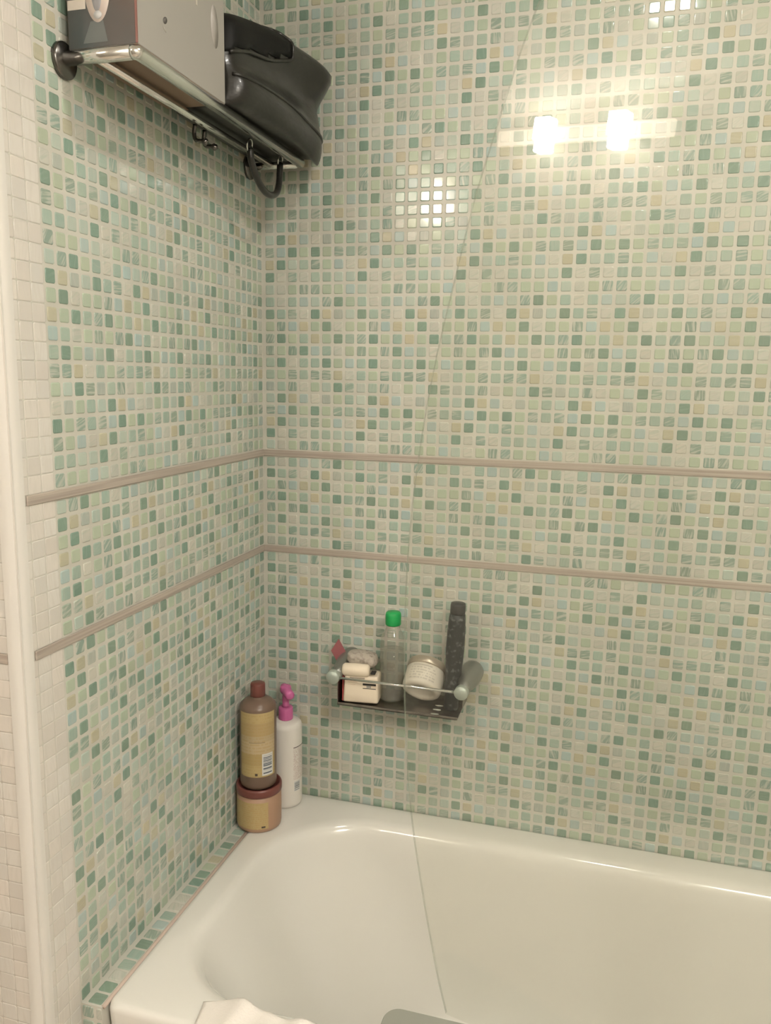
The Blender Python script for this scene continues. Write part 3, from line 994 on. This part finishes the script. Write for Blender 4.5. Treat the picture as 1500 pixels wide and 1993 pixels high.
# printed lines wrapped on the jar's side
q3 = Vector((0, 0, 1)).rotation_difference(ja).to_matrix()
side = (q3.inverted() @ Vector((0.1, -0.95, 0.6)))
sa_ang = math.degrees(math.atan2(side.y, side.x))
def jar_label(name, h0, h1, a0, a1, material):
    nb = shell_label((0, 0), 0.0418, h0, h1, sa_ang + a0, sa_ang + a1, 20)
    for v in nb.verts:
        v.co = jc + q3 @ v.co
    return obj(name, nb, material, jar)
JT = text_mat('jar_print', (0.66, 0.61, 0.53), (0.36, 0.33, 0.28), 5, 14, 0.55)
jar_label('printed_text', 0.010, 0.040, -42, 38, JT)
jar_label('printed_rule', 0.0405, 0.0420, -36, 22, mat('jar_rule', (0.40, 0.36, 0.31), 0.4))

# dark speckled handle or tube at the end of the basket
SPK = mat('speckled_black', (0.02, 0.024, 0.024), 0.45)
add_mottle(SPK, (0.016, 0.02, 0.021), (0.15, 0.16, 0.155), 110, 0.55, 0.78, 2)
tb = thing('brush_handle', 'tall dark speckled brush handle standing upright at the end of the wall basket', 'brush', (0.4505, -0.068, BK_Z))
ta = Vector((0.0085, 0.0, 0.2285))
L_ = ta.length
obj('handle', lathe([(0.0, 0.0005), (0.0135, 0.0005), (0.0150, 0.004), (0.0155, 0.030), (0.0165, 0.080), (0.0190, 0.130), (0.0186, 0.165), (0.0172, 0.195), (0.0158, 0.206), (0.0, 0.206)], (0.4505, -0.068, BK_Z), ta, 32), SPK, tb)
obj('cap', lathe([(0.0, 0.2065), (0.0150, 0.2065), (0.0156, 0.209), (0.0156, 0.2245), (0.0142, 0.2285), (0.0, 0.2290)], (0.4505, -0.068, BK_Z), ta, 32), mat('black_cap', (0.035, 0.034, 0.033), 0.4), tb)

# ------------------------------------------------------------------ bottles in the corner of the bath
RT = RIM + 0.0004
MAROON = mat('maroon_plastic', (0.165, 0.052, 0.042), 0.33)
ORANGE = mat('orange_jar', (0.38, 0.235, 0.155), 0.4)
gj = thing('hair_mask_jar', 'orange jar with a maroon screw lid on the bath rim under the brown bottle', 'jar', (0.0505, -0.146, RT))
jx, jy = 0.0505, -0.146
obj('jar_body', lathe([(0.0, 0.0), (0.043, 0.0), (0.0468, 0.003), (0.0478, 0.010), (0.0478, 0.078), (0.045, 0.080), (0.0, 0.080)], (jx, jy, RT), seg=56), ORANGE, gj)
obj('lid', lathe([(0.0, 0.0805), (0.0486, 0.0805), (0.0492, 0.082), (0.0492, 0.0930), (0.0478, 0.0965), (0.0455, 0.0975), (0.0430, 0.0960), (0.0425, 0.0930), (0.0, 0.0930)], (jx, jy, RT), seg=56), MAROON, gj)
YL = (0.45, 0.34, 0.165)
LB1 = text_mat('jar_label_print', YL, (0.42, 0.28, 0.10), 13, 26, 0.5, 0.45)
jl = obj('label', shell_label((jx, jy), 0.0482, RT + 0.010, RT + 0.070, -152, -42), LB1, gj)
obj('printed_mark', shell_label((jx, jy), 0.0485, RT + 0.013, RT + 0.017, -60, -50, 6), mat('mark_dark', (0.08, 0.06, 0.04), 0.5), jl)

sb = thing('shampoo_bottle', 'brown bottle with a yellow label and maroon cap standing on the orange jar', 'bottle', (0.0495, -0.146, RT + 0.0932))
z0 = RT + 0.0932
BROWNB = mat('brown_plastic', (0.165, 0.110, 0.080), 0.32)
obj('bottle_body', lathe([(0.0, 0.0), (0.034, 0.0), (0.0378, 0.003), (0.0388, 0.008), (0.0388, 0.176), (0.0372, 0.1815), (0.030, 0.189), (0.021, 0.1945), (0.0160, 0.1965), (0.0150, 0.199), (0.0, 0.199)], (0.0495, jy, z0), seg=56), BROWNB, sb)
obj('cap', lathe([(0.0, 0.1990), (0.0155, 0.1990), (0.0160, 0.200), (0.0155, 0.2240), (0.0145, 0.2262), (0.0, 0.2268)], (0.0495, jy, z0), seg=36), MAROON, sb)
LB2 = text_mat('bottle_label_print', YL, (0.40, 0.28, 0.10), 20, 22, 0.40, 0.45, 0.45,
               bands=[(0.0, (0.45, 0.345, 0.165)), (0.18, (0.405, 0.30, 0.135)), (0.36, (0.475, 0.37, 0.225)), (0.55, (0.43, 0.34, 0.205)), (0.64, (0.415, 0.305, 0.15)), (0.84, (0.455, 0.345, 0.165))])
lb = obj('label', shell_label((0.0495, jy), 0.0392, RT + 0.124, RT + 0.2665, -130, -6, 32), LB2, sb)
obj('barcode', shell_label((0.0495, jy), 0.0395, RT + 0.127, RT + 0.176, -54, -16, 16), barcode_mat('barcode_print'), lb)
obj('printed_mark', shell_label((0.0495, jy), 0.0395, RT + 0.1275, RT + 0.133, -76, -68, 6), mat('mark_dark', (0.08, 0.06, 0.04), 0.5), lb)
obj('printed_rule', shell_label((0.0495, jy), 0.0395, RT + 0.2010, RT + 0.2022, -94, -44, 12), mat('rule_dark', (0.20, 0.16, 0.09), 0.5), lb)

pb = thing('pump_bottle', 'white pump bottle with a bright pink dispenser tucked in the bath corner', 'bottle', (0.0715, -0.047, RT))
px_, py_ = 0.0715, -0.0475
WHITEB = mat('white_bottle', (0.72, 0.685, 0.635), 0.38)
PINK = mat('pink_plastic', (0.56, 0.135, 0.33), 0.38)
obj('bottle_body', lathe([(0.0, 0.0), (0.032, 0.0), (0.0358, 0.004), (0.0365, 0.010), (0.0365, 0.186), (0.0350, 0.192), (0.029, 0.198), (0.0180, 0.2015), (0.0, 0.2015)], (px_, py_, RT), seg=56), WHITEB, pb)
obj('collar', lathe([(0.0, 0.2016), (0.0160, 0.2016), (0.0164, 0.203), (0.0160, 0.2270), (0.0145, 0.2295), (0.0, 0.2300)], (px_, py_, RT), seg=36), PINK, pb)
obj('stem', lathe([(0.0, 0.2300), (0.0085, 0.2300), (0.0075, 0.233), (0.0075, 0.2620), (0.0, 0.2620)], (px_, py_, RT), seg=24), PINK, pb)
hd = Vector((0.62, -0.70, -0.10)).normalized()
hc = Vector((px_, py_, RT + 0.2690))
bm = tube([hc - hd * 0.017, hc - hd * 0.015, hc - hd * 0.006, hc + hd * 0.010, hc + hd * 0.022, hc + hd * 0.031, hc + hd * 0.0335],
          [0.004, 0.0085, 0.0110, 0.0110, 0.0105, 0.0100, 0.006], 20)
bm = lathe([(0.0, -0.008), (0.0095, -0.008), (0.0125, -0.003), (0.0125, 0.006), (0.0110, 0.0095), (0.0, 0.0105)], hc, seg=28, bm=bm)
obj('pump_head', bm, PINK, pb)
WT = text_mat('pump_print', (0.72, 0.685, 0.635), (0.42, 0.26, 0.25), 26, 30, 0.75, 0.4)
tl = obj('printed_text', shell_label((px_, py_), 0.0368, RT + 0.068, RT + 0.143, -40, 15, 16), WT, pb)
obj('printed_rule', shell_label((px_, py_), 0.0369, RT + 0.1435, RT + 0.1455, -40, 15, 16), mat('rule_black', (0.10, 0.07, 0.07), 0.5), pb)
obj('barcode', shell_label((px_, py_), 0.0369, RT + 0.040, RT + 0.064, -38, -10, 12), barcode_mat('barcode_small'), pb)

# ------------------------------------------------------------------ white cloth over the front rim
CLOTH = mat('white_towelling', (0.80, 0.755, 0.705), 0.95)
add_bump(CLOTH, 260, 0.5, 0.002, 2)
def cloth(u, v):
    # u along the rim, v from the inner lip over the rim and down the outside
    x = 0.185 + 0.235 * u + 0.012 * math.sin(v * 5 + u * 3)
    fold = 0.0065 * math.sin(u * 13 + v * 2.5) + 0.004 * math.sin(u * 29 + v * 5 + 1.0)
    bulge = 0.010 * math.exp(-((u - 0.28) / 0.16) ** 2) + 0.007 * math.exp(-((u - 0.72) / 0.12) ** 2)
    L = v * 0.36
    en = min(1.0, u * 4, (1 - u) * 5)
    fold *= 0.35 + 0.65 * en
    w = 0.050 - 0.012 * u + 0.010 * math.sin(min(1.0, u * 5) * PI / 2) + 0.004 * math.sin(u * 9)
    edge_y = -0.694 + w
    if L < 0.016:
        t = L / 0.016
        y = edge_y - 0.006 * t
        z = RIM + 0.0035 + (0.001 + 0.008 * en + bulge * en + fold * 0.5 * en) * math.sin(t * PI / 2)
    elif L < 0.016 + w:
        t = (L - 0.016) / w
        y = edge_y - 0.006 - (w - 0.006) * t
        z = RIM + 0.0045 + 0.008 * en + bulge * en * (1 - 0.4 * t) + fold * en * (0.5 + 0.3 * t)
    else:
        d = L - 0.016 - w
        k = min(1.0, d / 0.02)
        y = -0.694 - 0.014 * math.sin(k * PI / 2) - 0.35 * abs(fold) - fold * 0.6
        z = RIM + 0.0045 + 0.008 * en + (bulge * en * 0.6 + fold * 0.8) * (1 - k) - max(0.0, d - 0.004)
    return (x, y, z)
bm = grid_sheet(cloth, 48, 60, 0.0028)
cl = obj('bath_mat', bm, CLOTH)
tag(cl, 'crumpled white towelling bath mat hung over the front rim of the bath', 'bath mat')

# ------------------------------------------------------------------ grey tray on the front rim
GREY = mat('grey_plastic', (0.265, 0.27, 0.235), 0.5)
bm = bmesh.new()
def rr2(x0, x1, y0, y1, r, z, n=8):
    P = []
    for cx, cy, a0 in ((x1 - r, y0 + r, 270), (x1 - r, y1 - r, 0), (x0 + r, y1 - r, 90), (x0 + r, y0 + r, 180)):
        for k in range(n + 1):
            a = math.radians(a0 + 90 * k / n)
            P.append((cx + r * math.cos(a), cy + r * math.sin(a), z))
    return P
lv = [rr2(0.480, 0.756, -0.706, -0.622, 0.016, RIM + 0.001), rr2(0.474, 0.762, -0.711, -0.612, 0.021, RIM + 0.012), rr2(0.470, 0.766, -0.714, -0.607, 0.024, RIM + 0.034),
      rr2(0.4705, 0.7655, -0.7135, -0.6075, 0.0235, RIM + 0.038), rr2(0.472, 0.764, -0.712, -0.609, 0.022, RIM + 0.040)]
RV = [[bm.verts.new(p) for p in r] for r in lv]
for a, b in zip(RV, RV[1:]):
    for i in range(len(a)):
        j = (i + 1) % len(a)
        bm.faces.new((a[i], a[j], b[j], b[i]))
bm.faces.new(RV[-1]); bm.faces.new(list(reversed(RV[0])))
gt = obj('bath_caddy', bm, GREY, angle=40)
tag(gt, 'grey plastic bath caddy with rounded corners on the front rim by the glass', 'bath caddy')

# ------------------------------------------------------------------ lamps
fx = thing('vanity_light', 'warm two-lamp wall light on a long backplate with an added glow opposite the bath', 'wall light', (-0.32, YF, 2.392))
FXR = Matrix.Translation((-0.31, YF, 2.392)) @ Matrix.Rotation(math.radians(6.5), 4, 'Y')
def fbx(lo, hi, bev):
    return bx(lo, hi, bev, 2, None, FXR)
obj('backplate', fbx((-0.37, 0.0005, -0.027), (0.32, 0.022, 0.027), 0.004), mat('backplate_added_glow', (0.90, 0.84, 0.76), 0.4, emit=(1.0, 0.86, 0.70), emit_str=2.6), fx, smooth=False)  # plate is no lamp; its emission stands in for light from the shades
SHADE = mat('lit_shade', (0.9, 0.9, 0.9), 0.4, emit=WARM, emit_str=VANITY)
for xx in (-0.1425, 0.146):
    obj('bracket', fbx((xx - 0.008, 0.02, -0.009), (xx + 0.008, 0.034, 0.009), 0.002), CHROME, fx, smooth=False)
    sh = obj('lamp_shade', fbx((xx - 0.032, 0.034, -0.026), (xx + 0.032, 0.086, 0.048), 0.004), SHADE, fx, smooth=False)
    obj('lamp_tip', fbx((xx - 0.024, 0.038, -0.066), (xx + 0.032, 0.082, -0.0265), 0.004), SHADE, sh, smooth=False)
DL = mat('lit_downlight', (0.9, 0.9, 0.9), 0.4, emit=NEUTRAL, emit_str=DOWN)
xx, yy = 0.82, -0.75
d = thing('ceiling_light', 'small recessed round ceiling lamp above the bath', 'ceiling light', (xx, yy, H))
obj('bezel', lathe([(0.052, 0.0), (0.066, 0.0), (0.068, -0.003), (0.064, -0.006), (0.054, -0.006), (0.052, -0.003), (0.052, 0.0)], (xx, yy, H - 0.0002), seg=40, caps=False), CHROME, d)
obj('lens', lathe([(0.0, 0.0), (0.052, 0.0), (0.052, -0.0025), (0.0, -0.0025)], (xx, yy, H - 0.0004), seg=40), DL, d)
xx, yy = 1.53, -2.05
d = thing('ceiling_light', 'added broad round ceiling fill lamp near the wall opposite the bath', 'ceiling light', (xx, yy, H))  # unseen lamp added to fill the room with light
obj('bezel', lathe([(0.0, 0.0), (0.215, 0.0), (0.215, -0.022), (0.205, -0.024), (0.0, -0.024)], (xx, yy, H - 0.0002), seg=56), WHITE_TRIM, d)
obj('diffuser', lathe([(0.0, -0.0245), (0.200, -0.0245), (0.195, -0.040), (0.150, -0.055), (0.0, -0.062)], (xx, yy, H), seg=56), mat('fill_diffuser', (0.9, 0.9, 0.9), 0.4, emit=NEUTRAL, emit_str=FILL_LAMP), d)
